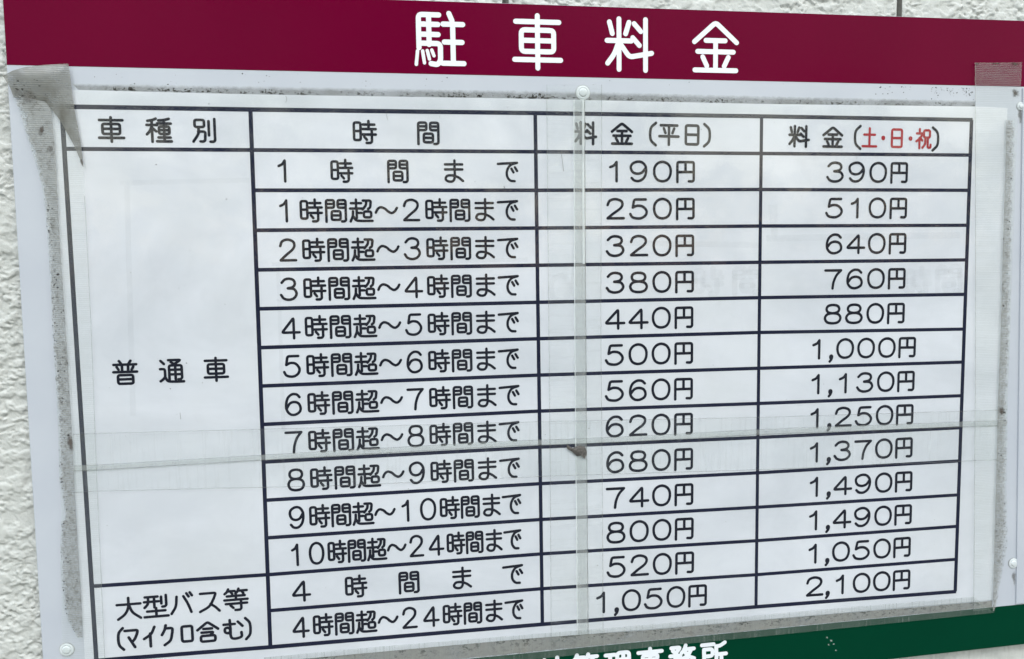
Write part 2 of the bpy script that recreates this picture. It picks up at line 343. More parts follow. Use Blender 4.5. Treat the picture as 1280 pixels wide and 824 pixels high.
# ------------------------------------------------------------------ stroke lettering (round gothic)
# '~' smooth curve, 'o' closed with rounded corners, '0' closed smooth, '.' dot, otherwise polyline with rounded corners
G = {
'車': 'l6,14 94,14|o17,29 83,29 83,68 17,68|l17,48 83,48|l3,83 97,83|l50,3 50,98',
'種': '~40,6 28,11 8,15|l4,31 44,31|l24,13 24,97|~24,34 16,54 4,68|l27,44 40,56|~90,6 72,11 50,13|l45,25 97,25|o51,37 91,37 91,66 51,66|l51,51 91,51|l48,80 94,80|l42,95 98,95|l71,12 71,95',
'別': 'o13,9 50,9 50,37 13,37|~28,38 26,64 6,95|l26,55 54,55 52,90 45,95 34,94|l68,14 68,70|l91,5 91,90 85,95 73,95',
'時': 'o9,10 36,10 36,84 9,84|l9,46 36,46|l69,3 69,36|l46,18 93,18|l40,37 98,37|l41,60 98,60|l82,46 82,90 76,96 60,96|l51,70 61,82',
'間': 'l8,98 8,6 42,6 42,38 8,38|l8,22 42,22|l92,38 58,38 58,6 92,6 92,92 86,97 75,97|l58,22 92,22|o31,53 69,53 69,90 31,90|l31,71 69,71',
'料': 'l28,4 28,97|l3,44 54,44|l8,10 14,31|l49,10 42,31|~27,47 18,68 4,86|l31,50 50,74 97,66|l60,12 74,26|l57,38 71,52|l84,4 84,98',
'金': 'l4,42 50,5 96,42|l29,39 71,39|l11,60 89,60|l50,39 50,94|l22,70 31,87|l78,70 69,87|l5,95 95,95',
'平': 'l10,10 90,10|l50,10 50,98|l25,24 33,45|l75,24 67,45|l4,60 96,60',
'日': 'o18,8 82,8 82,94 18,94|l18,50 82,50',
'土': 'l14,36 86,36|l50,5 50,93|l4,93 96,93',
'・': 'D50,50 50,52',
'祝': 'l24,4 24,20|l5,25 42,25|~42,25 30,46 4,64|l24,47 24,98|l31,50 42,60|o52,9 91,9 91,45 52,45|~62,46 60,76 44,96|l78,46 78,90 83,95 97,95 97,80',
'普': 'l27,3 35,14|l73,3 65,14|l5,18 95,18|l38,18 38,48|l62,18 62,48|l17,27 24,39|l83,27 76,39|l3,48 97,48|o20,61 80,61 80,96 20,96|l20,78 80,78',
'通': 'l38,6 88,6 66,20|l48,14 64,25|l40,86 40,28 91,28 91,80 85,86 76,86|l40,46 91,46|l40,65 91,65|l65,28 65,86|l7,8 20,21|l4,42 23,42 23,74|~23,74 15,84 4,92|~23,75 34,92 60,95 98,95',
'大': 'l4,32 96,32|~50,4 48,44 34,74 6,96|~51,34 64,68 95,95',
'型': 'l8,8 58,8|l4,29 62,29|~20,8 19,36 5,54|l44,8 44,55|l72,10 72,40|l91,4 91,48 85,54 75,54|l14,71 86,71|l50,58 50,95|l3,95 97,95',
'バ': '~30,16 24,58 4,90|~60,16 78,50 92,88|l74,4 83,19|l89,1 98,15',
'ス': 'l12,12 82,12 72,36|~72,36 50,70 8,92|~56,60 76,74 95,93',
'等': '~20,2 14,14 5,22|l18,11 46,11|l29,12 36,24|~62,2 57,14 49,22|l60,11 95,11|l74,12 81,24|l14,33 86,33|l50,24 50,50|l3,50 97,50|l8,67 94,67|l70,55 70,90 64,96 46,96|l27,74 38,86',
'マ': 'l6,14 92,14 84,34|~84,34 70,54 52,68|l30,46 68,94',
'イ': '~86,6 60,38 10,60|l54,36 54,97',
'ク': '~38,3 28,26 8,48|l36,18 86,18 82,40|~82,40 66,76 24,97',
'ロ': 'o14,16 86,16 86,88 14,88',
'含': 'l4,40 50,4 96,40|l31,36 69,36|l22,53 76,53 60,68|o18,69 82,69 82,96 18,96',
'む': 'l8,24 58,24|~36,4 37,30 37,54 28,66 14,60 14,44 28,40 37,52 37,76 44,92 66,94 86,86 86,66|l72,14 92,36',
'ま': 'l12,20 90,20|l12,42 90,42|~55,3 55,40 55,76 46,93 26,94 14,84 22,70 44,68 70,76 92,92',
'で': 'l4,17 92,12|~92,12 62,22 46,46 46,72 60,90 80,93|l66,38 75,54|l82,32 92,48',
'超': 'l6,19 50,19|l28,4 28,42|l2,42 54,42|l30,44 30,82|l30,61 51,61|~14,54 12,76 3,97|~14,74 26,91 46,95 98,95|l58,8 93,8 89,38 80,44|~73,10 70,28 56,46|o61,55 93,55 93,80 61,80',
'〜': '~4,60 12,45 26,37 44,43 58,55 74,62 88,54 97,40',
'円': 'l10,99 10,6 90,6 90,90 84,96 66,95|l10,52 90,52|l50,6 50,52',
'0': '051,5 71,13 83,34 83,64 72,87 51,95 30,87 19,64 19,34 31,13',
'1': '~32,30 47,22 57,7|l57,8 57,95',
'2': '~20,32 28,13 50,5 73,13 79,30 70,48 44,70 20,92|l20,93 84,93',
'3': '~21,22 34,9 51,5 70,11 76,27 67,41 46,46|~46,46 72,50 82,70 70,89 48,95 28,89 17,74',
'4': 'l64,95 64,8 14,70 88,70',
'5': 'l78,7 32,7 26,44|~26,44 44,36 66,40 81,60 77,80 60,93 40,94 24,88 16,74',
'6': '~78,20 66,8 46,7 28,22 20,48 22,74 36,92 56,95 76,84 81,66 73,47 55,40 36,46 22,66',
'7': 'l16,8 83,8|~83,8 64,32 52,64 48,95',
'8': '050,6 70,11 77,26 70,41 50,46 30,41 23,26 30,11|050,46 74,52 83,70 74,89 50,95 26,89 17,70 26,52',
'9': '~22,80 34,92 54,93 72,78 80,52 78,26 64,8 44,5 24,16 19,34 27,53 45,60 64,54 78,34',
',': 'D50,88 50,92|~52,90 52,100 42,112',
'(': '~72,0 48,26 48,76 72,102',
')': '~28,0 52,26 52,76 28,102',
'駐': 'l10,66 10,7 50,7|l10,24 48,24|l10,42 48,42|l30,8 30,60|l10,58 52,58 52,88 46,96 33,94|t7,72 4,96|t17,72 20,93|t26,71 30,86|t35,70 39,80|l70,4 76,17|l58,23 97,23|l60,55 95,55|l56,93 98,93|l77,24 77,92',
'地': 'l22,8 22,74|l4,32 40,32|l4,84 42,72|l50,16 50,84 58,94 90,94 96,76|l42,46 92,28 92,62 84,68|l70,3 70,78',
'管': '~20,2 14,14 5,22|l18,11 46,11|l29,12 36,24|~62,2 57,14 49,22|l60,11 95,11|l74,12 81,24|l50,24 50,34|l9,48 9,35 91,35 91,48|l26,96 26,48 75,48 75,65 26,65|l26,79 80,79 80,96 26,96',
'理': 'l4,12 38,12|l6,46 36,46|l2,84 40,76|l21,12 21,80|o48,7 93,7 93,52 48,52|l48,30 93,30|l71,8 71,95|l48,73 93,73|l42,95 99,95',
'事': 'l5,14 95,14|l50,3 50,90 42,97 30,96|o22,25 78,25 78,40 22,40|l14,51 84,51 84,80 14,80|l3,66 97,66',
'務': 'l8,8 44,8 28,24|l14,18 28,30|l4,36 46,36 38,50|l26,36 26,90 20,96 10,95|l24,44 16,62 3,74|~64,3 58,18 48,28|l58,16 96,16|~86,18 72,38 48,50|~60,22 74,40 97,50|l50,64 90,64 86,92 80,97 66,96|~70,52 66,80 44,97',
'所': 'l4,8 50,8|l12,24 46,24 46,48 12,48|~12,24 12,66 3,96|~94,5 76,14 60,16|~60,16 61,60 50,96|l60,44 99,44|l81,44 81,99',
}
def catmull(P, n=7, closed=False):
    P = np.array(P, float); out = []
    m_ = len(P)
    if m_ == 2: return P
    rng_ = range(m_ if closed else m_-1)
    for i in rng_:
        p0 = P[(i-1)%m_] if (closed or i > 0) else 2*P[0]-P[1]
        p1 = P[i]; p2 = P[(i+1)%m_]
        p3 = P[(i+2)%m_] if (closed or i < m_-2) else 2*P[-1]-P[-2]
        for k in range(n):
            t = k/n
            out.append(0.5*((2*p1)+(-p0+p2)*t+(2*p0-5*p1+4*p2-p3)*t*t+(-p0+3*p1-3*p2+p3)*t**3))
    if not closed: out.append(P[-1])
    return np.array(out)
def rounded(P, r, closed=False):
    P = np.array(P, float); m_ = len(P); out = []
    for i in range(m_):
        if not closed and i in (0, m_-1): out.append(P[i]); continue
        a, b, c = P[i-1], P[i], P[(i+1)%m_]
        la, lc = np.linalg.norm(a-b), np.linalg.norm(c-b); rr = min(r, la*0.45, lc*0.45)
        s0, s1 = b+(a-b)/la*rr, b+(c-b)/lc*rr
        for t in (0, .25, .5, .75, 1): out.append((1-t)**2*s0+2*t*(1-t)*b+t*t*s1)
    return np.array(out)
def ribbon(P, w, closed, verts, faces, z0, zs, caps=7):
    keep = [0]
    for i in range(1, len(P)):
        if np.linalg.norm(P[i]-P[keep[-1]]) > w*0.06: keep.append(i)
    P = P[keep]; n = len(P); h = w/2; base = len(verts)
    if closed and np.linalg.norm(P[0]-P[-1]) < w*0.1: P = P[:-1]; n -= 1
    for i in range(n):
        a = P[i-1] if (closed or i > 0) else P[0]; b = P[(i+1)%n] if (closed or i < n-1) else P[-1]
        t = b-a; t /= np.linalg.norm(t)+1e-9; nr = np.array((-t[1], t[0]))
        if (closed or 0 < i < n-1):
            e = P[i]-a; e /= np.linalg.norm(e)+1e-9; c = max(0.6, abs(e@t)); hh = h/c
        else: hh = h
        z = z0+zs*i/n
        verts.append((*(P[i]+nr*hh), z)); verts.append((*(P[i]-nr*hh), z))
    for i in range(n if closed else n-1):
        q, r = base+2*i, base+2*((i+1)%n); faces.append((q, q+1, r+1, r))
    if not closed:
        for e, s in ((0, 1), (n-1, -1)):
            a = P[e]; b = P[1] if e == 0 else P[-2]
            t = (a-b)/ (np.linalg.norm(a-b)+1e-9); nr = np.array((-t[1], t[0]))
            vs = []
            for k in range(caps+1):
                th = math.pi*k/caps
                p = a+h*(nr*math.cos(th)+t*math.sin(th))
                vs.append(len(verts)); verts.append((*p, z0+zs*(e/n)))
            faces.append(tuple(vs))
def glyph(ch, cx, cy, w, h, stroke, ux, uy, verts, faces, z0, sink=1.0):
    """strokes of one character about the centre (cx, cy); ux, uy = unit directions of the writing in the wall frame"""
    zi = 0
    for st in G[ch].split('|'):
        kind, pts = st[0], [tuple(map(float, p.split(','))) for p in st[1:].split()]
        L = np.array([((x-50)/100*w, (y-50)/100*h) for x, y in pts]); sw = stroke
        if kind == 'D': sw = stroke*1.75
        if kind == 't': sw = stroke*0.66
        closed = kind in 'o0'
        if kind == '~': Q = catmull(L)
        elif kind == '0': Q = catmull(L, 6, True)
        elif kind == 'o': Q = rounded(L, max(stroke*0.75, w*0.05), True)
        else: Q = rounded(L, max(stroke*0.75, w*0.06))
        Q = np.array([(cx+q[0]*ux[0]+q[1]*uy[0], cy+q[0]*ux[1]+q[1]*uy[1]) for q in Q])
        ribbon(Q, sw, closed, verts, faces, z0+zi*0.006, 0.003)
        zi += 1
def text(s, p0, p1, size, stroke, mat, parent, d, name='printed_text', label=None, fr=None, widths=None, each=None):
    """writes s from centre p0 to centre p1 (photograph points); size = (w, h) of the character box and stroke, in photograph pixels at p0"""
    a, b = at(*p0, d), at(*p1, d)
    if each is None: each = len(s) > 1 and mat is not M['ghost'] and math.hypot(p1[0]-p0[0], p1[1]-p0[1])/(len(s)-1) > 1.4*size[0]
    if parent is notice: stroke *= 1.56; name = 'printed_character' if each else name
    sx = np.linalg.norm(at(p0[0]+1, p0[1], d)-a); sy = np.linalg.norm(at(p0[0], p0[1]+1, d)-a)
    ux = (b-a)/np.linalg.norm(b-a); uy = np.array((-ux[1], ux[0]))
    ux_, uy_ = ux, uy
    n = len(s); verts, faces = [], []; objs = []
    for i, ch in enumerate(s):
        f = fr[i] if fr else (i/(n-1) if n > 1 else 0)
        c = a+(b-a)*f; w = size[0]*sx*(widths[i] if widths else 1)
        if each: verts, faces = [], []
        glyph(ch, c[0], c[1], w, size[1]*sy, stroke*(sx+sy)/2, ux_, uy_, verts, faces, d)
        if each:
            vv = [W(*v) for v in verts]; fix(vv, faces); objs.append(link(name, vv, faces, mat, parent, label=label))
    if each: return objs
    vv = [W(*v) for v in verts]; fix(vv, faces)
    return link(name, vv, faces, mat, parent, label=label)
def fix(v, faces):
    for i, f in enumerate(faces):
        A, B, C_ = v[f[0]], v[f[1]], v[f[2]]
        if (B-A).cross(C_-A).y > 0: faces[i] = tuple(reversed(f))

# ------------------------------------------------------------------ what the glossy film mirrors: ground and leafy trees across the way
def surroundings():
    g = link('ground', [(-30,0.6,0),(30,0.6,0),(30,-40,0),(-30,-40,0)], [(0,3,2,1)], mat_plain('grey_paving', (0.09,0.09,0.085), 0.8, 0.15, 3), None)
    g['kind'] = 'structure'; g['label'] = 'grey paved ground in front of the wall'
    Y0 = -12.0; cx, cz = CC[0]/1000, ZB-CC[1]/1000; dist = -W(CC[0], CC[1], -CC[2]).y
    def mirror(px, py):                       # point of the tree row seen mirrored at this point of the notice
        p = at(px, py); X, Z = p[0]/1000, ZB-p[1]/1000; k = -Y0/dist
        return X+(X-cx)*k, Z+(Z-cz)*k
    gaps = [(*mirror(124, 205), 1.0, 1.0), (*mirror(120, 250), 0.6, 0.5), (*mirror(930, 168), 1.2, 0.6), (*mirror(985, 205), 1.3, 0.55), (*mirror(1200, 110), 2.0, 0.7), (*mirror(150, 60), 2.4, 0.9)]
    r = np.random.default_rng(3); V, F = [], []
    for size, count in ((0.34, 18000), (0.11, 34000)):
        X = r.uniform(-13, 22, count); Z = r.uniform(0.0, 8.6, count); Y = Y0+r.uniform(-0.8, 0.8, count)
        xa_, xb_ = mirror(210, 50)[0], mirror(600, 50)[0]
        top = 4.6+3.2*np.clip(1-np.abs(X-(xa_+xb_)/2)/((xb_-xa_)*0.62), 0, 0.6)/0.6+0.7*gnoise_late(X/2.6, 21)+0.5*gnoise_late(X/0.9, 22)  # crowns raised mid-row, shaped to darken the header band's reflection
        for x, y, z, tp in zip(X, Y, Z, top):
            if z > tp: continue
            q = min(math.hypot((x-gx)/rx_, (z-gz)/rz_)+0.9*gn1(x, z) for gx, gz, rx_, rz_ in gaps)
            if q < 1.0: continue
            a = r.normal(size=3); a /= np.linalg.norm(a); b = np.cross(a, r.normal(size=3)); b /= np.linalg.norm(b)
            a *= size/2; b *= size/3.4; i0 = len(V); c0 = np.array((x, y, z))
            V += [c0-a, c0-b, c0+a, c0+b]; F.append((i0, i0+1, i0+2, i0+3))
    o = link('tree_foliage', V, F, mat_plain('dark_green_leaves', (0.045,0.075,0.028), 0.6, 0.3, 4), None, origin=(4, Y0, 0))
    o['kind'] = 'stuff'; o['label'] = 'leafy trees across the way, mirrored in the glossy film'
_r3 = np.random.default_rng(5); _T = _r3.normal(size=(64, 64))
def gn1(x, z):
    x, z = x*3.0+100, z*3.0+100; i, j = int(x), int(z); u, v = x-i, z-j
    f = lambda a, b: _T[a % 64, b % 64]
    return 0.5*((f(i,j)*(1-u)+f(i+1,j)*u)*(1-v)+(f(i,j+1)*(1-u)+f(i+1,j+1)*u)*v)
def gnoise_late(X, k): return np.interp(X, np.arange(-60, 61), np.random.default_rng(k).uniform(-1, 1, 121))
surroundings()

# ------------------------------------------------------------------ the wall
WALL_D = -7.0
def gnoise(x, y, seed):
    r = np.random.default_rng(seed); T = r.uniform(0, 2*math.pi, (256, 256)); gx, gy = np.cos(T), np.sin(T)
    xi, yi = np.floor(x).astype(int), np.floor(y).astype(int); xf, yf = x-xi, y-yi
    u, v = xf*xf*xf*(xf*(xf*6-15)+10), yf*yf*yf*(yf*(yf*6-15)+10)
    def g(i, j): return gx[(xi+i)%256, (yi+j)%256]*(xf-i)+gy[(xi+i)%256, (yi+j)%256]*(yf-j)
    return (g(0,0)*(1-u)+g(1,0)*u)*(1-v)+(g(0,1)*(1-u)+g(1,1)*u)*v
def relief(X, D):
    wx = X+3.5*gnoise(X/14, D/14, 5); wy = D+3.5*gnoise(X/14, D/14, 6)
    big = gnoise(wx/15, wy/12, 1)
    mid = gnoise(wx/7.0, wy/5.2, 2)
    fin = gnoise(wx/3.0, wy/2.3, 3)
    mic = gnoise(wx/1.2, wy/1.1, 4)
    area = np.clip(0.45+1.5*gnoise(X/30, D/26, 9), 0, 1)
    n = 0.55*big+0.62*mid*(0.45+area)+0.36*fin*(0.3+area)
    t = 0.02+0.16*gnoise(X/26, D/26, 12)
    h = 0.40*np.tanh((n-t)*8.5)+0.14*n+0.025*mic     # trowelled plateaus with ragged steep edges
    pit = np.clip((gnoise(wx/4.2+40, wy/3.0, 14)-0.22)*6, 0, 1)
    h = h-0.45*pit*(0.3+area)
    return h*1.5
wall = empty('wall', W(300, 300, WALL_D), None, None, kind='structure')
wall['label'] = 'pale grey textured outside wall behind the signboard'
J1 = at(1125, 8, WALL_D)[0]; J0 = at(632, 0, WALL_D)[0]; PW = J1-J0; JW = 5.2
def seg(a, b, step): return list(np.linspace(a, b, max(2, int(round((b-a)/step))+1)))[:-1]
left_edge = at(30, 412, WALL_D)[0]
for k in range(-3, 3):
    x0, x1 = J0+PW*k+JW/2, J0+PW*(k+1)-JW/2
    fine_x0, fine_x1 = (-1e9, 1e9)
    isleft = x0 < left_edge+30
    far = k in (-3,)
    if far: xs = seg(x0, x1, 8)+[x1]
    elif isleft:
        c = min(x1, 20.0); xs = seg(x0, max(x0+1, -130), 6)+seg(max(x0+1, -130), c, 0.75)+(seg(c, x1, 6) if c < x1-1 else [])+[x1]
    else: xs = seg(x0, x1, 0.75)+[x1]
    if far: ys = seg(-600, 1000, 8)+[1000]
    elif isleft: ys = seg(-600, -150, 8)+seg(-150, 540, 0.75)+seg(540, 1000, 8)+[1000]
    else: ys = seg(-600, -150, 8)+seg(-150, -75, 0.75)+seg(-75, 395, 8)+seg(395, 480, 0.75)+seg(480, 1000, 8)+[1000]
    xs, ys = np.array(xs), np.array(ys); XX, YY = np.meshgrid(xs, ys)
    H = relief(XX, YY)
    e = np.minimum(XX-x0, x1-XX); H = H*np.clip(e/2.2, 0, 1)-np.clip(1-e/1.2, 0, 1)*0.7
    nx, ny = len(xs), len(ys)
    V = np.stack([XX/1000, -(WALL_D+H)/1000, ZB-YY/1000], -1).reshape(-1, 3)
    idx = np.arange(nx*ny).reshape(ny, nx)
    F = np.stack([idx[:-1,:-1], idx[1:,:-1], idx[1:,1:], idx[:-1,1:]], -1).reshape(-1, 4)
    # the panel's two side faces
    n0 = len(V); ys2 = np.array((-600, 1000.0))
    S = [(x/1000, -(WALL_D-0.7)/1000 if f else -(WALL_D-12)/1000, ZB-y/1000) for x in (x0, x1) for y in ys2 for f in (1, 0)]
    V = np.vstack([V, S]); F = F.tolist()+[[n0, n0+1, n0+3, n0+2], [n0+4, n0+6, n0+7, n0+5]]
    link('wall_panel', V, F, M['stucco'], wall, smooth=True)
for k in range(-2, 3):
    xj = J0+PW*k
    n_ = 160; yy = np.linspace(-600, 1000, n_); P = []
    for y in yy:
        j = 0.25*gnoise(np.array([y/9]), np.array([k*3.3]), 4)[0]
        P += [W(xj-JW/2-0.4, y, WALL_D-4.2+j), W(xj-0.2, y, WALL_D-3.2+j), W(xj+0.5, y, WALL_D-1.6+j), W(xj+JW/2+0.4, y, WALL_D-1.2+j)]
    F = []
    for i in range(n_-1):
        for c in range(3): q = i*4+c; F.append((q, q+4, q+5, q+1))
    link('joint_seal', P, F, M['seal'], wall, smooth=True)

# ------------------------------------------------------------------ the signboard
notice = None
sign = empty('signboard', W(340, 430, 0), 'white signboard with maroon header band and green footer band, bolted to the textured wall', 'sign')
tl = at(3.2, 0); bl = at(53.5, 824); lv = (bl-tl)/np.linalg.norm(bl-tl)
def onleft(D): return tl+lv*((D-tl[1])/lv[1])
topa, topb = at(640, 4.4), at(1279, 25.8); tv = (topb-topa)/(topb-topa)[0]
XR = at(1345, 400)[0]
top_at = lambda X: np.array((X, topa[1]+(X-topa[0])*tv[1]))
g0, g1 = at(960, 833.0+8), at(1280, 805.5)
b0, b1 = at(1120, 823.5), at(1280, 805.5); bv = (b1-b0)/(b1-b0)[0]
bot_at = lambda X: np.array((X, b0[1]+(X-b0[0])*bv[1]))
LX = onleft(0)[0]
TL, TR = top_at(onleft(top_at(LX)[1])[0]), top_at(XR)
BR = bot_at(XR); BLx = onleft(bot_at(LX)[1])[0]; BL = bot_at(BLx)
slab('backing_board', [TL, TR, BR, BL], 0.0, 3.0, M['board'], sign)
# header band
h0, h1 = at(9, 81.3), at(1280, 108.6); hv = (h1-h0)/(h1-h0)[0]
hb = lambda X: np.array((X, h0[1]+(X-h0[0])*hv[1]))
e = 0.0
slab('header_band', [TL+(0.25,0.25), TR+(-0.25,0.25), hb(XR-0.25), hb(onleft(h0[1])[0]+0.25)], 0.15, 0.14, M['maroon'], sign, bevel=0.05)
f0, f1 = at(800, 802.5), at(1280, 755.2); fv = (f1-f0)/(f1-f0)[0]
fb = lambda X: np.array((X, f0[1]+(X-f0[0])*fv[1]))
slab('footer_band', [fb(onleft(fb(LX)[1])[0]+0.3), fb(XR-0.25), BR+(-0.25,-0.25), BL+(0.3,-0.25)], 0.15, 0.14, M['green'], sign, bevel=0.05)
# raised white strip down the right hand side, between the bands
q = pq([(1279, 110.5), (1340, 112), (1340, 749), (1270.5, 755.5)], 1.2)
slab('side_strip', q, 1.2, 1.15, M['board'], sign, bevel=0.3)
# title
text('駐車料金', (549, 49), (894.5, 58.2), (63.5, 70), 6.5, M['white_vinyl'], sign, 0.22, 'character', each=True, fr=[0,.344,.677,1])
text('地管理事務所', (690, 840), (892, 820.5), (33.5, 37), 5.0, M['white_vinyl'], sign, 0.22, 'character', each=True)
def bolt(px, py, r, d=0.0):
    c = at(px, py, d); prof = [(r,0),(r,0.4),(r*0.93,0.75),(r*0.80,0.95),(r*0.66,0.95),(r*0.62,0.75),(r*0.58,1.1),(r*0.52,1.5),(r*0.42,1.65),(0.001,1.68)]
    n = 28; V, F = [], []
    for rr, z in prof:
        for k in range(n): a = 2*math.pi*k/n; V.append(W(c[0]+rr*math.cos(a), c[1]+rr*math.sin(a), d+z))
    for i in range(len(prof)-1):
        for k in range(n): F.append((i*n+k, i*n+(k+1)%n, (i+1)*n+(k+1)%n, (i+1)*n+k))
    fix(V, F)
    b = link('bolt', V, F, M['bolt'], sign, smooth=True)
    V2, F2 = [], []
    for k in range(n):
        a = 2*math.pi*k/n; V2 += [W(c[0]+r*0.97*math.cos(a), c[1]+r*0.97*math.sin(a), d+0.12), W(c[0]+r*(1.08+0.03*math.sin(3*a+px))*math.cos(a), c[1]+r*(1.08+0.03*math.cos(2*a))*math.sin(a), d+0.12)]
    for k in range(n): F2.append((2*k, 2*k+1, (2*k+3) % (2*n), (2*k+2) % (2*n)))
    fix(V2, F2); link('shade_ring', V2, F2, M['ring'], b)
    return b
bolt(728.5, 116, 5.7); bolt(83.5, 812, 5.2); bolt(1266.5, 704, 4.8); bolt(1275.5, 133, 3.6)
# small upper bolt hole smear and drips beside the side strip
def stain(pts, d, mat, parent, name='stain'):
    P = [at(x, y, d) for x, y in pts]; V = [W(p[0], p[1], d) for p in P]; F = [(0,1,2,3)]; fix(V, F)
    uv = [(0,0),(1,0),(1,1),(0,1)]
    return link(name, V, F, mat, parent, uv)
stain([(1263,712),(1271,712),(1271,740),(1264,730)], 0.05, M['stain_soft'], sign)
stain([(1270,128),(1279,126),(1279,165),(1272,160)], 0.06, M['stain_soft'], sign)
stain([(1262,109),(1276,109),(1276,124),(1264,124)], 0.3, M['stain'], sign)
for _x, _y, _r in ((1034,797,2.2),(1039,801,3),(1042,805,2.2),(1036,806,2.0),(1045,813,1.8)): stain([(_x-_r,_y-_r),(_x+_r,_y-_r*.6),(_x+_r*.8,_y+_r),(_x-_r,_y+_r*.7)], 0.3, M['chip'], sign, 'paint_chip')
# grime on the board round the notice
strip('grime', [(90,104.5),(320,108),(560,112),(720,114.5),(960,120),(1100,123),(1219,125.5)], [(98,112.5),(320,118.3),(640,123.3),(960,130.5),(1218,133.5),(1218,133.6),(1219,133.7)], 0.08, M['grime_top'], sign, 120, 3)
strip('grime', [(330,851),(480,835),(640,818.5),(800,803),(960,787),(1050,778),(1130,770),(1240,759.5)], [(330,825),(480,813),(640,799),(800,788.5),(960,774.5),(1050,767),(1130,760.5),(1240,751)], 0.20, M['grime_low'], sign, 120, 3)

# ------------------------------------------------------------------ the fare notice
ROWS = [[133.3,137,141.5,145.5,150],[186.2,187.6,189.8,192,194],[None,238,238,237,238],[None,288,285.2,282.7,281.7],[None,337.5,331.7,328,325],[None,386.2,378,372.2,368],[None,434.7,423.5,415.7,411.5],[None,482.7,469,460.5,452.7],[None,530.7,514,504.5,494.7],[None,577.7,559,547,534.8],[None,625.5,604.7,591.2,576.2],[None,672.5,649.5,634.2,618.7],[733,718.5,692.5,676,658],[None,763.5,736,718.5,699.2],[826,809,780.5,758.7,739.5]]
CL = [(77,133.3,120.5,826),(313,137,338,809),(669,141,678,780.5),(952,146,945,759),(1214.5,150,1194,739.5)]
def colx(c, y):
    a = CL[c]; return a[0]+(a[2]-a[0])*(y-a[1])/(a[3]-a[1])
def pt(c, r): y = ROWS[r][c]; return (colx(c, y), y)
def row_y(r, x):
    P = [pt(c, r) for c in range(5) if ROWS[r][c] is not None]
    xs = [p[0] for p in P]; ys = [p[1] for p in P]
    if x < xs[0]: return ys[0]+(ys[1]-ys[0])/(xs[1]-xs[0])*(x-xs[0])
    return float(np.interp(x, xs, ys))
notice = empty('fare_notice', W(366, 420, 0.4), 'large white laminated parking fare table with navy ruled cells, taped on the signboard', 'notice')
PD = 0.45
xl = lambda y: float(np.interp(y, [110,206,412,600,824,860], [63,68,82,93,106,108]))
xr = lambda y: float(np.interp(y, [130,206,412,500,618,770], [1259.5,1257,1251,1247.5,1245,1241]))
yt = lambda x: float(np.interp(x, [60,100,320,640,960,1218,1260], [111.5,112.7,118.2,123.2,130.2,133.2,135.2]))
yb = lambda x: float(np.interp(x, [90,330,480,640,800,960,1217,1245], [849,828,814.5,800,787.5,774,752,749.5]))
sy = lambda x: float(np.interp(x, [90,120,320,640,690,780,960,1240], [586,585,572.8,554.5,553.2,549.6,540,529.4]))
sx = lambda y: float(np.interp(y, [100,206,412,618,800,830], [725,725.3,726.3,728,729.5,730]))
def qsheet(name, xa, xb, ya, yb_, d, mat, thick, label=None):
    """a quarter of the notice between the edge functions"""
    n = 14; A, B = [], []
    for i in range(n):
        t = i/(n-1)
        # walk down the left and the right side
        ya0 = ya(xa(300)); yb0 = yb_(xa(300)); y = ya0+(yb0-ya0)*t; A.append((xa(y), y))
        ya1 = ya(xb(300)); yb1 = yb_(xb(300)); y = ya1+(yb1-ya1)*t; B.append((xb(y), y))
    return A, B
def quarter(xa, xb, ya, yb_, d, mat, name, thick=0.0, nx=30, ny=16, label=None):
    V, F = [], []
    for j in range(ny+1):
        for i in range(nx+1):
            u, v = i/nx, j/ny
            x = 0.5*(xa(400)+xb(400)); 
            for _ in range(6):
                y = ya(x)+(yb_(x)-ya(x))*v; x = xa(y)+(xb(y)-xa(y))*u
            p = at(x, y, d); V.append(W(p[0], p[1], d))
    for j in range(ny):
        for i in range(nx):
            q = j*(nx+1)+i; F.append((q, q+nx+1, q+nx+2, q+1))
    if thick:
        n0 = len(V); w = nx+1
        ring = list(range(w))+[w*j+nx for j in range(1, ny+1)]+[w*ny+i for i in range(nx-1, -1, -1)]+[w*j for j in range(ny-1, 0, -1)]
        for r in ring: v = V[r]; V.append(Vector((v.x, v.y+thick/1000, v.z)))
        for k in range(len(ring)): a, b = k, (k+1) % len(ring); F.append((ring[a], ring[b], n0+b, n0+a))
    return link(name, V, F, mat, notice, label=label)
g = 0.0
for (xa, xb, ya, yb_, lab) in ((xl, sx, yt, sy, 'upper left quarter'), (sx, xr, yt, sy, 'upper right quarter'), (xl, sx, sy, yb, 'lower left quarter'), (sx, xr, sy, yb, 'lower right quarter')):
    p = quarter(xa, xb, ya, yb_, PD, M['paper'], 'paper_sheet', 0.35, label='white paper sheet, '+lab+' of the fare table')
# laminate film over each quarter; neighbouring films overlap along the seams
off = lambda f, k: (lambda v: f(v)+k)
strip_w = 6.4
quarter(xl, off(sx, strip_w), yt, off(sy, 3.6), 1.00, M['film'], 'laminate_film', 0.1)
quarter(off(sx, -strip_w), xr, yt, off(sy, 3.6), 1.10, M['film'], 'laminate_film', 0.1)
quarter(xl, off(sx, strip_w), off(sy, -3.6), yb, 1.20, M['film'], 'laminate_film', 0.1)
quarter(off(sx, -strip_w), xr, off(sy, -3.6), yb, 1.30, M['film'], 'laminate_film', 0.1)

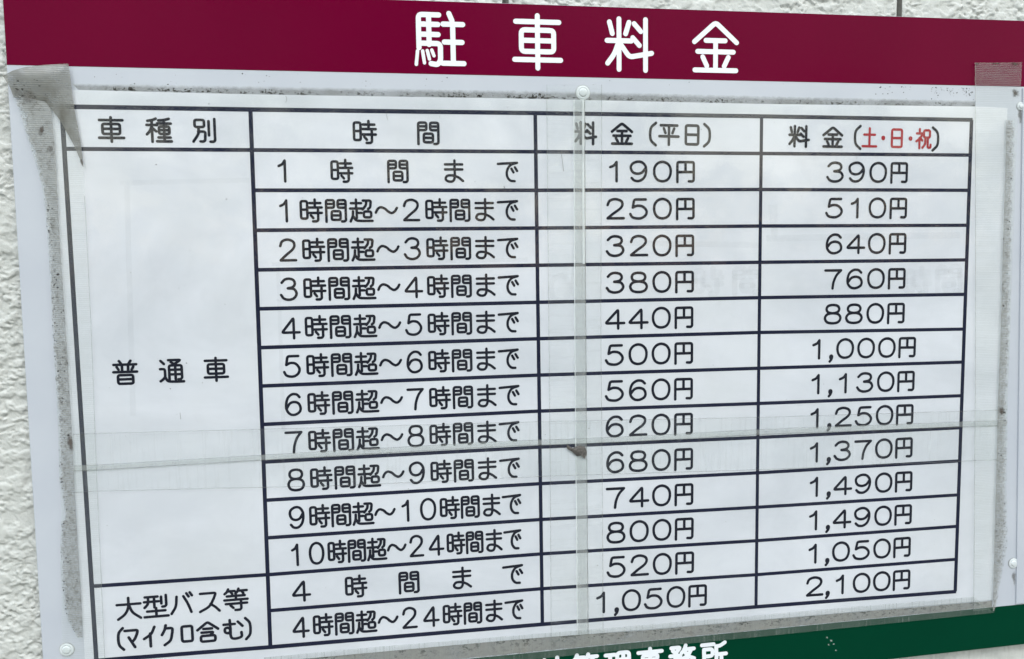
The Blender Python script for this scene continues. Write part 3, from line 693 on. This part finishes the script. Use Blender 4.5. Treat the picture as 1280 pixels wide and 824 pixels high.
# rules
def rule(P, w, mat, d):
    pts = np.array([at(x, y, d) for x, y in P]); V, F = [], []
    n = len(pts)
    for i in range(n):
        t = pts[min(i+1, n-1)]-pts[max(i-1, 0)]; t /= np.linalg.norm(t); nr = np.array((-t[1], t[0]))*w/2
        for s in (1, -1): V.append(W(*(pts[i]+nr*s), d))
    for i in range(n-1): F.append((2*i, 2*i+1, 2*i+3, 2*i+2))
    fix(V, F)
    return link('rule_line', V, F, mat, notice)
TD = PD+0.02
for r in range(15):
    cs = [c for c in range(5) if ROWS[r][c] is not None]
    P = [pt(c, r) for c in cs]; ex = 1.3 if r in (0, 14) else 0
    P[0] = (P[0][0]-ex, P[0][1]); P[-1] = (P[-1][0]+ex, P[-1][1])
    rule(P, 3.35 if r in (0, 14) else 2.95, M['navy'], TD+0.002*r)
for c in range(5):
    r0, r1 = 0, 14
    x0, y0 = CL[c][0], CL[c][1]; x1, y1 = CL[c][2], CL[c][3]
    rule([(x0+(x1-x0)*t, y0+(y1-y0)*t) for t in np.linspace(0, 1, 5)], (3.3, 3.1, 3.0, 2.9, 3.4)[c], M['navy'], TD+0.05+0.002*c)
# printed words
PT = PD+0.14
def mid(r, x): return 0.5*(row_y(r, x)+row_y(r+1, x))
K = dict(parent=notice, d=PT)
text('車種別', (139,161.8), (255.3,163), (33,32), 2.3, M['ink'], fr=[0,.507,1], **K)
text('時間', (455,165.2), (535.4,166.3), (30.5,29.5), 2.2, M['ink'], **K)
text('料金', (732,166.4), (777.5,167), (27.5,28.5), 2.3, M['ink'], **K)
text('(平日)', (814,167.3), (886,169), (26.5,27.5), 2.2, M['ink'], fr=[0,.306,.708,1], widths=[1,.98,.93,1], **K)
text('料金', (999,170.4), (1041,171.3), (25.5,27), 2.2, M['ink'], **K)
text('(', (1070,171.6), (1072,171.6), (25,28), 2.1, M['ink'], fr=[0], **K)
text(')', (1171.5,173.6), (1173,173.6), (25,28), 2.1, M['ink'], fr=[0], **K)
text('土・日・祝', (1087,172), (1154.5,173.3), (19.5,25.5), 1.9, M['red'], fr=[0,.252,.504,.756,1], widths=[.95,.7,1,.7,1], **K)
text('普通車', (156.6,465.6), (270,461.6), (31.5,30.5), 2.2, M['ink'], fr=[0,.507,1], **K)
text('大型バス等', (161,760.6), (295,749.6), (32,28.5), 2.2, M['ink'], fr=[0,.25,.487,.745,1], widths=[1,1,.9,.9,1], **K)
text('(マイクロ含む)', (149,799), (312,785.2), (29,26.5), 2.3, M['ink'], fr=[0,.095,.23,.368,.515,.675,.872,1], widths=[.8,.66,.62,.62,.64,1,1,.8], **K)
times = [('1時間まで',354,635,29.5),('1時間超〜2時間まで',356,635,29.5),('2時間超〜3時間まで',359.5,635.3,29.3),('3時間超〜4時間まで',361,636,29.2),('4時間超〜5時間まで',363,636,29),('5時間超〜6時間まで',365,636,28.8),('6時間超〜7時間まで',366.5,637,28.6),('7時間超〜8時間まで',367.5,637,28.5),('8時間超〜9時間まで',370,637.5,28.2),('9時間超〜10時間まで',371,640,26.4),('10時間超〜24時間まで',370,641,24.2),('4時間まで',376,641.5,28.6),('4時間超〜24時間まで',375.5,643,25.6)]
digit_w = 1.06
for r, (s, x0, x1, w) in enumerate(times):
    R_ = r+1; ws = [1.02 if ch.isdigit() else 1.0 for ch in s]
    text(s, (x0, mid(R_, x0)+0.6), (x1, mid(R_, x1)+0.6), (w, 29.6-0.10*r if r < 11 else 28), 2.15, M['ink'], widths=ws, label='printed time band '+s, **K)
F5 = [0,.152,.302,.535,.768,1]
p3 = [('190円',768.5,857),('250円',769,856.7),('320円',769,856),('380円',769,855.7),('440円',768.3,855),('500円',768.3,854.7),('560円',768.3,854.4),('620円',768.3,854.4),('680円',769,854.6),('740円',769.5,855),('800円',770,855.3),('520円',770.5,855.8),('1,050円',752.5,872)]
p4 = [('390円',1044,1124),('510円',1043,1123),('640円',1042.5,1122),('760円',1041.5,1121),('880円',1041,1120),('1,000円',1022,1134),('1,130円',1021,1132.5),('1,250円',1019.7,1131),('1,370円',1019,1130),('1,490円',1019,1129.7),('1,490円',1018,1129),('1,050円',1017.3,1127.6),('2,100円',1018,1127)]
for r in range(13):
    for (s, x0, x1), w, h, col in ((p3[r], 27.6, 27.2, 'weekday'), (p4[r], 25.6, 26.2-0.12*r, 'weekend')):
        R_ = r+1; fr = F5 if len(s) > 5 else None
        ws = [1.14 if ch.isdigit() else (0.9 if ch == ',' else 0.95) for ch in s]
        dy = 0.3 if col == 'weekday' else 0.2
        text(s, (x0, mid(R_, x0)+dy), (x1, mid(R_, x1)+dy), (w, h), 2.15 if col == 'weekday' else 2.05, M['ink'], fr=fr, widths=ws, label='printed '+col+' price '+s, **K)
# faint older print showing through the paper
def ghost(A, B): strip('faint_print', A, B, PD+0.008, M['ghost'], notice, 6, 1)
ghost([(150,226),(312,222)], [(150,232),(312,228)])
ghost([(155,232),(163,520)], [(162,232),(170,520)])
ghost([(756,300),(948,303)], [(756,307),(948,310)]); ghost([(958,294),(1200,290)], [(958,302),(1200,298)])
ghost([(960,256),(965,300)], [(972,256),(972,300)])
text('時間', (884,352), (934,350), (38,34), 4.5, M['ghost'], notice, PD+0.010, 'faint_print')
text('時間', (1146,352), (1186,349), (34,34), 4.5, M['ghost'], notice, PD+0.010, 'faint_print')
text('0', (700,360), (702,360), (34,34), 4.5, M['ghost'], notice, PD+0.010, 'faint_print', fr=[0])
ghost([(345,330),(352,540)], [(350,330),(357,540)]); ghost([(340,328),(660,322)], [(340,333),(660,327)])

# milky sealed margins where the films overlap
def vlap(y0, y1, k0, k1, d): return ([(sx(y)+k0, y) for y in np.linspace(y0, y1, 20)], [(sx(y)+k1, y) for y in np.linspace(y0, y1, 20)])
A, B = vlap(124.5, 793, -7.2, 5.8, 0)
strip('sealed_edge', A, B, 1.45, M['lap'], notice, 60, 3)
xs_ = np.linspace(92, 1258, 30)
strip('sealed_edge', [(x, sy(x)-3.6) for x in xs_], [(x, sy(x)+2.6) for x in xs_], 1.52, M['lap'], notice, 60, 2)
# thin grey lips of those margins, and pale strips painting their highlights
M['lip'] = mat_film('film_lip', 0.40, (0.20,0.21,0.21), streak=(1,1,1))
M['lip_highlight'] = mat_film('film_edge_highlight', 0.55, (0.80,0.84,0.86), wav=0.3)  # pale colour painting the highlight along the folded film edge
strip('film_lip', [(x, sy(x)-3.9) for x in xs_], [(x, sy(x)-3.3) for x in xs_], 1.56, M['lip'], notice, 60, 1)
strip('film_lip', [(x, sy(x)+2.4) for x in xs_], [(x, sy(x)+3.2) for x in xs_], 1.56, M['lip'], notice, 60, 1)
A, B = vlap(124.5, 793, 5.3, 6.3, 0); strip('film_lip', A, B, 1.58, M['lip'], notice, 60, 1)
A, B = vlap(124.5, 330, 2.4, 5.2, 0); strip('film_lip', A, B, 1.60, M['lip_highlight'], notice, 30, 1)  # pale strip painting the highlight, not a lip of its own
A, B = vlap(124.5, 793, -8.4, -7.2, 0); strip('film_lip', A, B, 1.58, M['lip_highlight'], notice, 60, 1)  # pale strip painting the highlight, not a lip of its own
# hairs, scratches and specks stuck under the film
def hair(P, w, d=1.62, mat=None):
    Q = catmull([at(x, y, d) for x, y in P]); V, F = [], []
    ribbon(Q, w, False, V, F, d, 0.0); VV = [W(*v) for v in V]; fix(VV, F)
    return link('scratch', VV, F, mat or M['seal'], notice)
hair([(357,120),(358.5,124),(357,128)], 0.22); hair([(483.5,136),(483,142),(484.5,150)], 0.20); hair([(701.5,188),(702.5,198),(704.5,214)], 0.28)
hair([(630,233),(631,236)], 0.5); hair([(225,516),(226,524)], 0.25); hair([(1071,191),(1071,199)], 0.18)
V, F = [], []
for i in range(110):
    x, y = rng.uniform(110, 1240), rng.uniform(130, 780)
    if i < 6: x, y = [(261,130),(233,454),(283,249),(647,344),(195,206),(213,486)][i]
    c = at(x, y, 1.6); r = 0.55 if i < 6 else abs(rng.normal(0, 0.13))+0.10; b = len(V)
    for k in range(7): a = 2*math.pi*k/7; rr = r*rng.uniform(0.6, 1.2); V.append(W(c[0]+rr*math.cos(a), c[1]+rr*math.sin(a)*0.8, 1.62))
    F.append(tuple(range(b, b+7)))
fix(V, F); sp = link('specks', V, F, M['mud'], notice); sp['kind'] = 'stuff'

# black flecks of old dirt: along the notice's top edge, on the board above it, down the left tape, along the foot
M['fleck'] = mat_plain('black_dirt', (0.030,0.028,0.026), 0.9, 0.5, 900)
def flecks(parent, d, spots):
    V, F = [], []
    for x, y, r, el_ in spots:
        r *= 1.9; c = at(x, y, d); b = len(V); th = rng.normal(0, 0.35); kk = 6
        for k in range(kk):
            a = 2*math.pi*k/kk; rr = r*rng.uniform(0.45, 1.3); px_, py_ = rr*el_*math.cos(a), rr*math.sin(a)
            V.append(W(c[0]+px_*math.cos(th)-py_*math.sin(th), c[1]+px_*math.sin(th)+py_*math.cos(th), d))
        F.append(tuple(range(b, b+kk)))
    fix(V, F); o = link('flecks', V, F, M['fleck'], parent); o['kind'] = 'stuff'
sp_ = []
for _ in range(520):
    x = rng.choice([rng.uniform(140, 345), rng.uniform(345, 700), rng.uniform(560, 720), rng.uniform(760, 960), rng.uniform(960, 1170)], p=[.32,.2,.22,.2,.06])
    dy = abs(rng.normal(0, 2.2)); sp_.append((x, yt(x)-1.2-dy, abs(rng.normal(0, 0.13))+0.08+(0.16 if rng.random() < 0.06 else 0), rng.uniform(1, 3.2) if dy < 1.2 else 1.2))
for _ in range(150):
    x = rng.normal(1180, 42); x = x if x < 1217 else 1217-(x-1217); y = float(np.interp(x, [960, 1219], [103.5, 107.6]))+abs(rng.normal(5, 5)); sp_.append((x, y, abs(rng.normal(0, 0.12))+0.07, 1.3))
for _ in range(60): sp_.append((rng.uniform(95, 1000), rng.uniform(92, 108) , abs(rng.normal(0, 0.10))+0.06, 1.3))
flecks(sign, 0.13, [q for q in sp_ if math.sin(q[0]/17.0)+0.6*math.sin(q[0]/5.3+1) > -0.35 and q[1] > float(np.interp(q[0], [9, 1280], [82.5, 110]))+1.5])
sp_ = []
for _ in range(260):
    x = rng.uniform(560, 1235); yb0 = yb(x); sp_.append((x, yb0+1.5+abs(rng.normal(0, 5)), abs(rng.normal(0, 0.11))+0.07, rng.uniform(1, 2.5)))
flecks(sign, 0.32, [q for q in sp_ if q[1] < float(np.interp(q[0], [800, 1280], [802.5, 755.2]))-1 or rng.random() < 0.08])

# ------------------------------------------------------------------ tapes
# middle cross tape, lying across the seam
def one_tape(label, A, B, d, mat, n=50, nv=3, lift=None, group='clear tapes over the notice'):
    o = strip('adhesive_tape', A, B, d, mat, None, n, nv, lift=lift, thick=0.05)
    return tag(o, label, 'tape', group)
ty0 = lambda x: float(np.interp(x, [90,120,427,640,690,960,1240,1262], [543,542,534,528,527,521.5,513,512]))
ty1 = lambda x: float(np.interp(x, [90,120,427,688,960,1240,1262], [616,614,607,595,587,575,574]))
hx = np.linspace(91, 1259, 40)
one_tape('long clear tape running level across the fare table over its horizontal seam', [(x, ty0(x)) for x in hx], [(x, ty1(x)) for x in hx], 1.75, M['tape'], group=None)
ya_ = np.linspace(106, 812, 40)
vx0 = lambda y: float(np.interp(y, [100,200,400,618,812], [683.5,684,686,688,689])); vx1 = lambda y: float(np.interp(y, [100,150,400,618,812], [752,752,751,753,754]))
one_tape('long clear tape running upright down the fare table middle, below the round bolt', [(vx0(y), y) for y in ya_], [(vx1(y), y) for y in ya_], 1.95, M['tape_v'], group=None)
one_tape('clear tape along the top edge of the fare table, just under the maroon band', [(90,104),(320,107.5),(560,112),(740,114),(960,121),(1219,126)], [(100,131),(320,136),(560,139),(740,141.5),(960,147),(1219,152)], 1.85, mat_film('top_tape', 0.012, (0.55,0.58,0.57), gloss=0.4, wav=0.5, rough=0.15), group=None)
low = one_tape('clear tape along the bottom edge of the fare table, lapping onto the green band', [(330,822),(480,808),(640,795),(800,782),(960,768),(1217,746)], [(330,858),(480,843),(640,827),(800,810.5),(960,795),(1243,766)], 1.85, mat_film('bottom_tape', 0.13, (0.34,0.38,0.36), streak=(4.5,1,0.12), streak_amt=0.5, wav=0.6, rough=0.18), group=None)
# brownish smear along the lip of tape and film edge lines of the cross tapes
def edge_line(parent, A, B, d, mat=None): return strip('tape_edge', A, B, d, mat or M['lip'], parent, 50, 1)
M['faint'] = mat_film('faint_tape_edge', 0.30, (0.24,0.25,0.25), streak=(1.5,1,1.5))
def child_edges(o, lines):
    for A, B in lines: edge_line(o, A, B, 2.02, M['faint'])
H_ = [o for o in COL.objects if o.name.startswith('adhesive_tape')]
child_edges(H_[0], [([(x, ty0(x)-0.45) for x in hx], [(x, ty0(x)+0.35) for x in hx]), ([(x, ty1(x)-0.4) for x in hx], [(x, ty1(x)+0.4) for x in hx])])
child_edges(H_[1], [([(vx0(y)-0.4, y) for y in ya_], [(vx0(y)+0.4, y) for y in ya_]), ([(vx1(y)-0.4, y) for y in ya_], [(vx1(y)+0.4, y) for y in ya_])])
# right ribbed tape
ry = np.linspace(78.3, 764, 50)
rxl = lambda y: float(np.interp(y, [78,206,412,500,765], [1219,1219.3,1219.3,1219,1217])); rxr = lambda y: float(np.interp(y, [78,130,206,300,412,500,600,765], [1277.5,1274,1270,1267,1263,1259.5,1257,1243.5]))
rt = empty('adhesive_tape', W(*at(1243, 420), 2.0), 'wide ribbed clear tape down the fare table right edge, its top end on maroon', 'tape')
strip('tape_end', [(1219,78.3),(1219,92),(1219,106.5)], [(1277.5,78),(1277,92),(1276,108.5)], 2.05, M['tapeend'], rt, 8, 3)
strip('tape_strip', [(rxl(y), y) for y in np.linspace(106.6,764,50)], [(rxr(y), y) for y in np.linspace(108.6,762,50)], 2.05, M['rib'], rt, 60, 4)
strip('tape_edge', [(rxl(y)-0.4, y) for y in ry], [(rxl(y)+0.5, y) for y in ry], 2.12, M['faint'], rt, 50, 1)
stain([(1262,76),(1278,78),(1278,84),(1260,82)], 2.2, M['stain'], rt); stain([(1238,78),(1252,78),(1252,81),(1238,81)], 2.2, M['stain'], rt)
stain([(1219,78),(1224,78),(1224,83),(1219,82)], 2.2, M['stain'], rt)
# left ribbed tape with its top corner peeled and folded over
lt = empty('adhesive_tape', W(*at(90, 420), 2.0), 'ribbed clear tape down the fare table left edge, its dirty top corner peeled over', 'tape')
Lx = lambda y: float(np.interp(y, [128,140,165,190,215,235,253,300,360,412,500,600,640,700,745,785,830], [20,25,32,40,48,53,56,60,63.5,66.5,71,74,77,75,77,77,78]))
Rx = lambda y: float(np.interp(y, [128,138,165,180,209,412,600,824], [61,67,84,91,104,114,121,131]))
ly = np.r_[np.linspace(128,250,24), np.linspace(258,830,46)]
strip('tape_strip', [(Lx(y), y) for y in ly], [(Rx(y), y) for y in ly], 2.0, M['rib'], lt, 90, 5)
strip('tape_edge', [(Rx(y)-0.4, y) for y in ly[22:]], [(Rx(y)+0.5, y) for y in ly[22:]], 2.06, M['faint'], lt, 50, 1)
# dirty part outside the paper, from the flap down
LA = [(15,120),(25,140),(32,165),(40,190),(48,215),(53,235),(57,262),(60,300),(63,360),(65.5,412),(69,470),(71.5,500),(73.5,540),(74,600),(80,632),(82,645),(76,652),(76,700),(78,745),(80,762),(86,778),(96,797)]
LB = [(60,120),(64,138),(67,165),(69,190),(70.5,215),(71.5,235),(73,262),(75,300),(79,360),(82.2,412),(86,470),(87.5,500),(90,540),(92.8,600),(94.2,632),(95,645),(95.3,652),(98.5,700),(101.5,745),(102.5,762),(103,778),(103.5,797)]
strip('dirty_strip', LA, LB, 2.12, M['dirty_side'], lt, 200, 6, jag=0.3, lift=lambda u, v: 1.0*max(0, 1-u*5)**2*(1-v))
RA = [(1269,150),(1268.5,206),(1266,250),(1265,300),(1263,412),(1259.5,500),(1259,570),(1259,640),(1260,680),(1252,720),(1244,764)]
RB = [(1257.5,150),(1257,206),(1255.5,250),(1254,300),(1251,412),(1247.5,500),(1246,570),(1244,640),(1243,680),(1242,720),(1241,764)]
strip('dirty_strip', RA, RB, 2.12, M['dirty_right'], rt, 200, 4, jag=0.3)
sp_ = []
for _ in range(330):
    y = rng.uniform(255, 790); x0_ = float(np.interp(y, [p[1] for p in LA], [p[0] for p in LA])); x1_ = float(np.interp(y, [p[1] for p in LB], [p[0] for p in LB]))
    u = abs(rng.normal(0, 0.28))+0.04 if rng.random() < 0.75 else rng.uniform(0, 1); sp_.append((x0_+(x1_-x0_)*min(u, .95), y, abs(rng.normal(0, 0.13))+0.07, rng.uniform(0.6, 1.4)))
for _ in range(26): sp_.append((rng.normal(30, 14), rng.normal(112, 9), abs(rng.normal(0, 0.16))+0.08, 1.8))
flecks(lt, 2.2, [q for q in sp_ if q[1] > 150])
flecks(lt, 6.4, [q for q in sp_ if q[1] < 130 and 14 < q[0] < 60 and q[1] < 122])
sp_ = []
for _ in range(170):
    y = rng.uniform(180, 700); x0_ = float(np.interp(y, [p[1] for p in RA], [p[0] for p in RA])); x1_ = float(np.interp(y, [p[1] for p in RB], [p[0] for p in RB]))
    sp_.append((x0_+(x1_-x0_)*rng.uniform(0.05, 1), y, abs(rng.normal(0, 0.12))+0.07, rng.uniform(0.7, 1.6)))
flecks(rt, 2.2, sp_)
# the folded flap: two boundary lines from the top right corner / the left point down to the tip
FA = [(4,95.5),(13,110),(17,122),(40,124),(57,127),(62,134),(68,141),(76,152),(85,168),(92,181),(99,197),(104,209)]
FB = [(5,94.5),(16,88.5),(32,84),(50,82),(68,80.8),(86,79.8),(88.5,96),(91,118),(94,140),(98,160),(102,185),(104.4,209)]
FBr = [(5,94),(50,82),(86,79.8),(89,97),(91,115),(93,132),(95,145),(97,157),(99,168),(101,180),(103,196),(104.4,209)]
strip('peeled_flap', FA, FB, 2.3, M['dirty'], lt, 90, 30, lift=lambda u, v: 3.4*math.sin(math.pi*min(1, u*1.15+0.08))**1.2*math.sin(math.pi*0.92*v)**0.9*(1-u)+0.15+0.30*math.sin(9*v+6*u+1)*(1-u)*v*min(1, u*6))
stain([(22,112),(46,112),(50,132),(24,132)], 4.6, M['stain_soft'], lt); stain([(44,158),(58,154),(54,172),(46,172)], 2.7, M['stain'], lt)
stain([(55,180),(67,178),(69,194),(58,194)], 2.6, M['stain_soft'], lt); stain([(98,196),(105,198),(105,211),(100,208)], 2.9, M['stain'], lt)
stain([(80,540),(92,540),(94,572),(84,566)], 2.2, M['stain'], lt)
stain([(1246,505),(1257,508),(1256,522),(1248,520)], 2.2, M['stain'], rt)
# clump of dirt caught at the seam crossing
c = [(708,556),(716,560),(724,557),(732,559),(733.5,566),(731,574),(728,569),(721,570),(715,565),(709,561)]
P = [at(x, y, 2.1) for x, y in c]; ctr = np.mean(P, axis=0); V = []; F = []
for s, z in ((1.0, 2.1), (0.75, 2.6), (0.4, 3.0)):
    for p in P: q = ctr+(p-ctr)*s+rng.normal(0, 0.12, 2); V.append(W(q[0], q[1], z+rng.normal(0, 0.08)))
V.append(W(*ctr, 3.1)); n = len(P)
for i in range(2):
    for k in range(n): F.append((i*n+k, i*n+(k+1)%n, (i+1)*n+(k+1)%n, (i+1)*n+k))
for k in range(n): F.append((2*n+k, 2*n+(k+1)%n, 3*n))
fix(V, F)
tag(link('dirt_clump', V, F, M['mud'], None, smooth=True), 'small brown clump of dirt where the upright and level tapes cross', 'dirt')
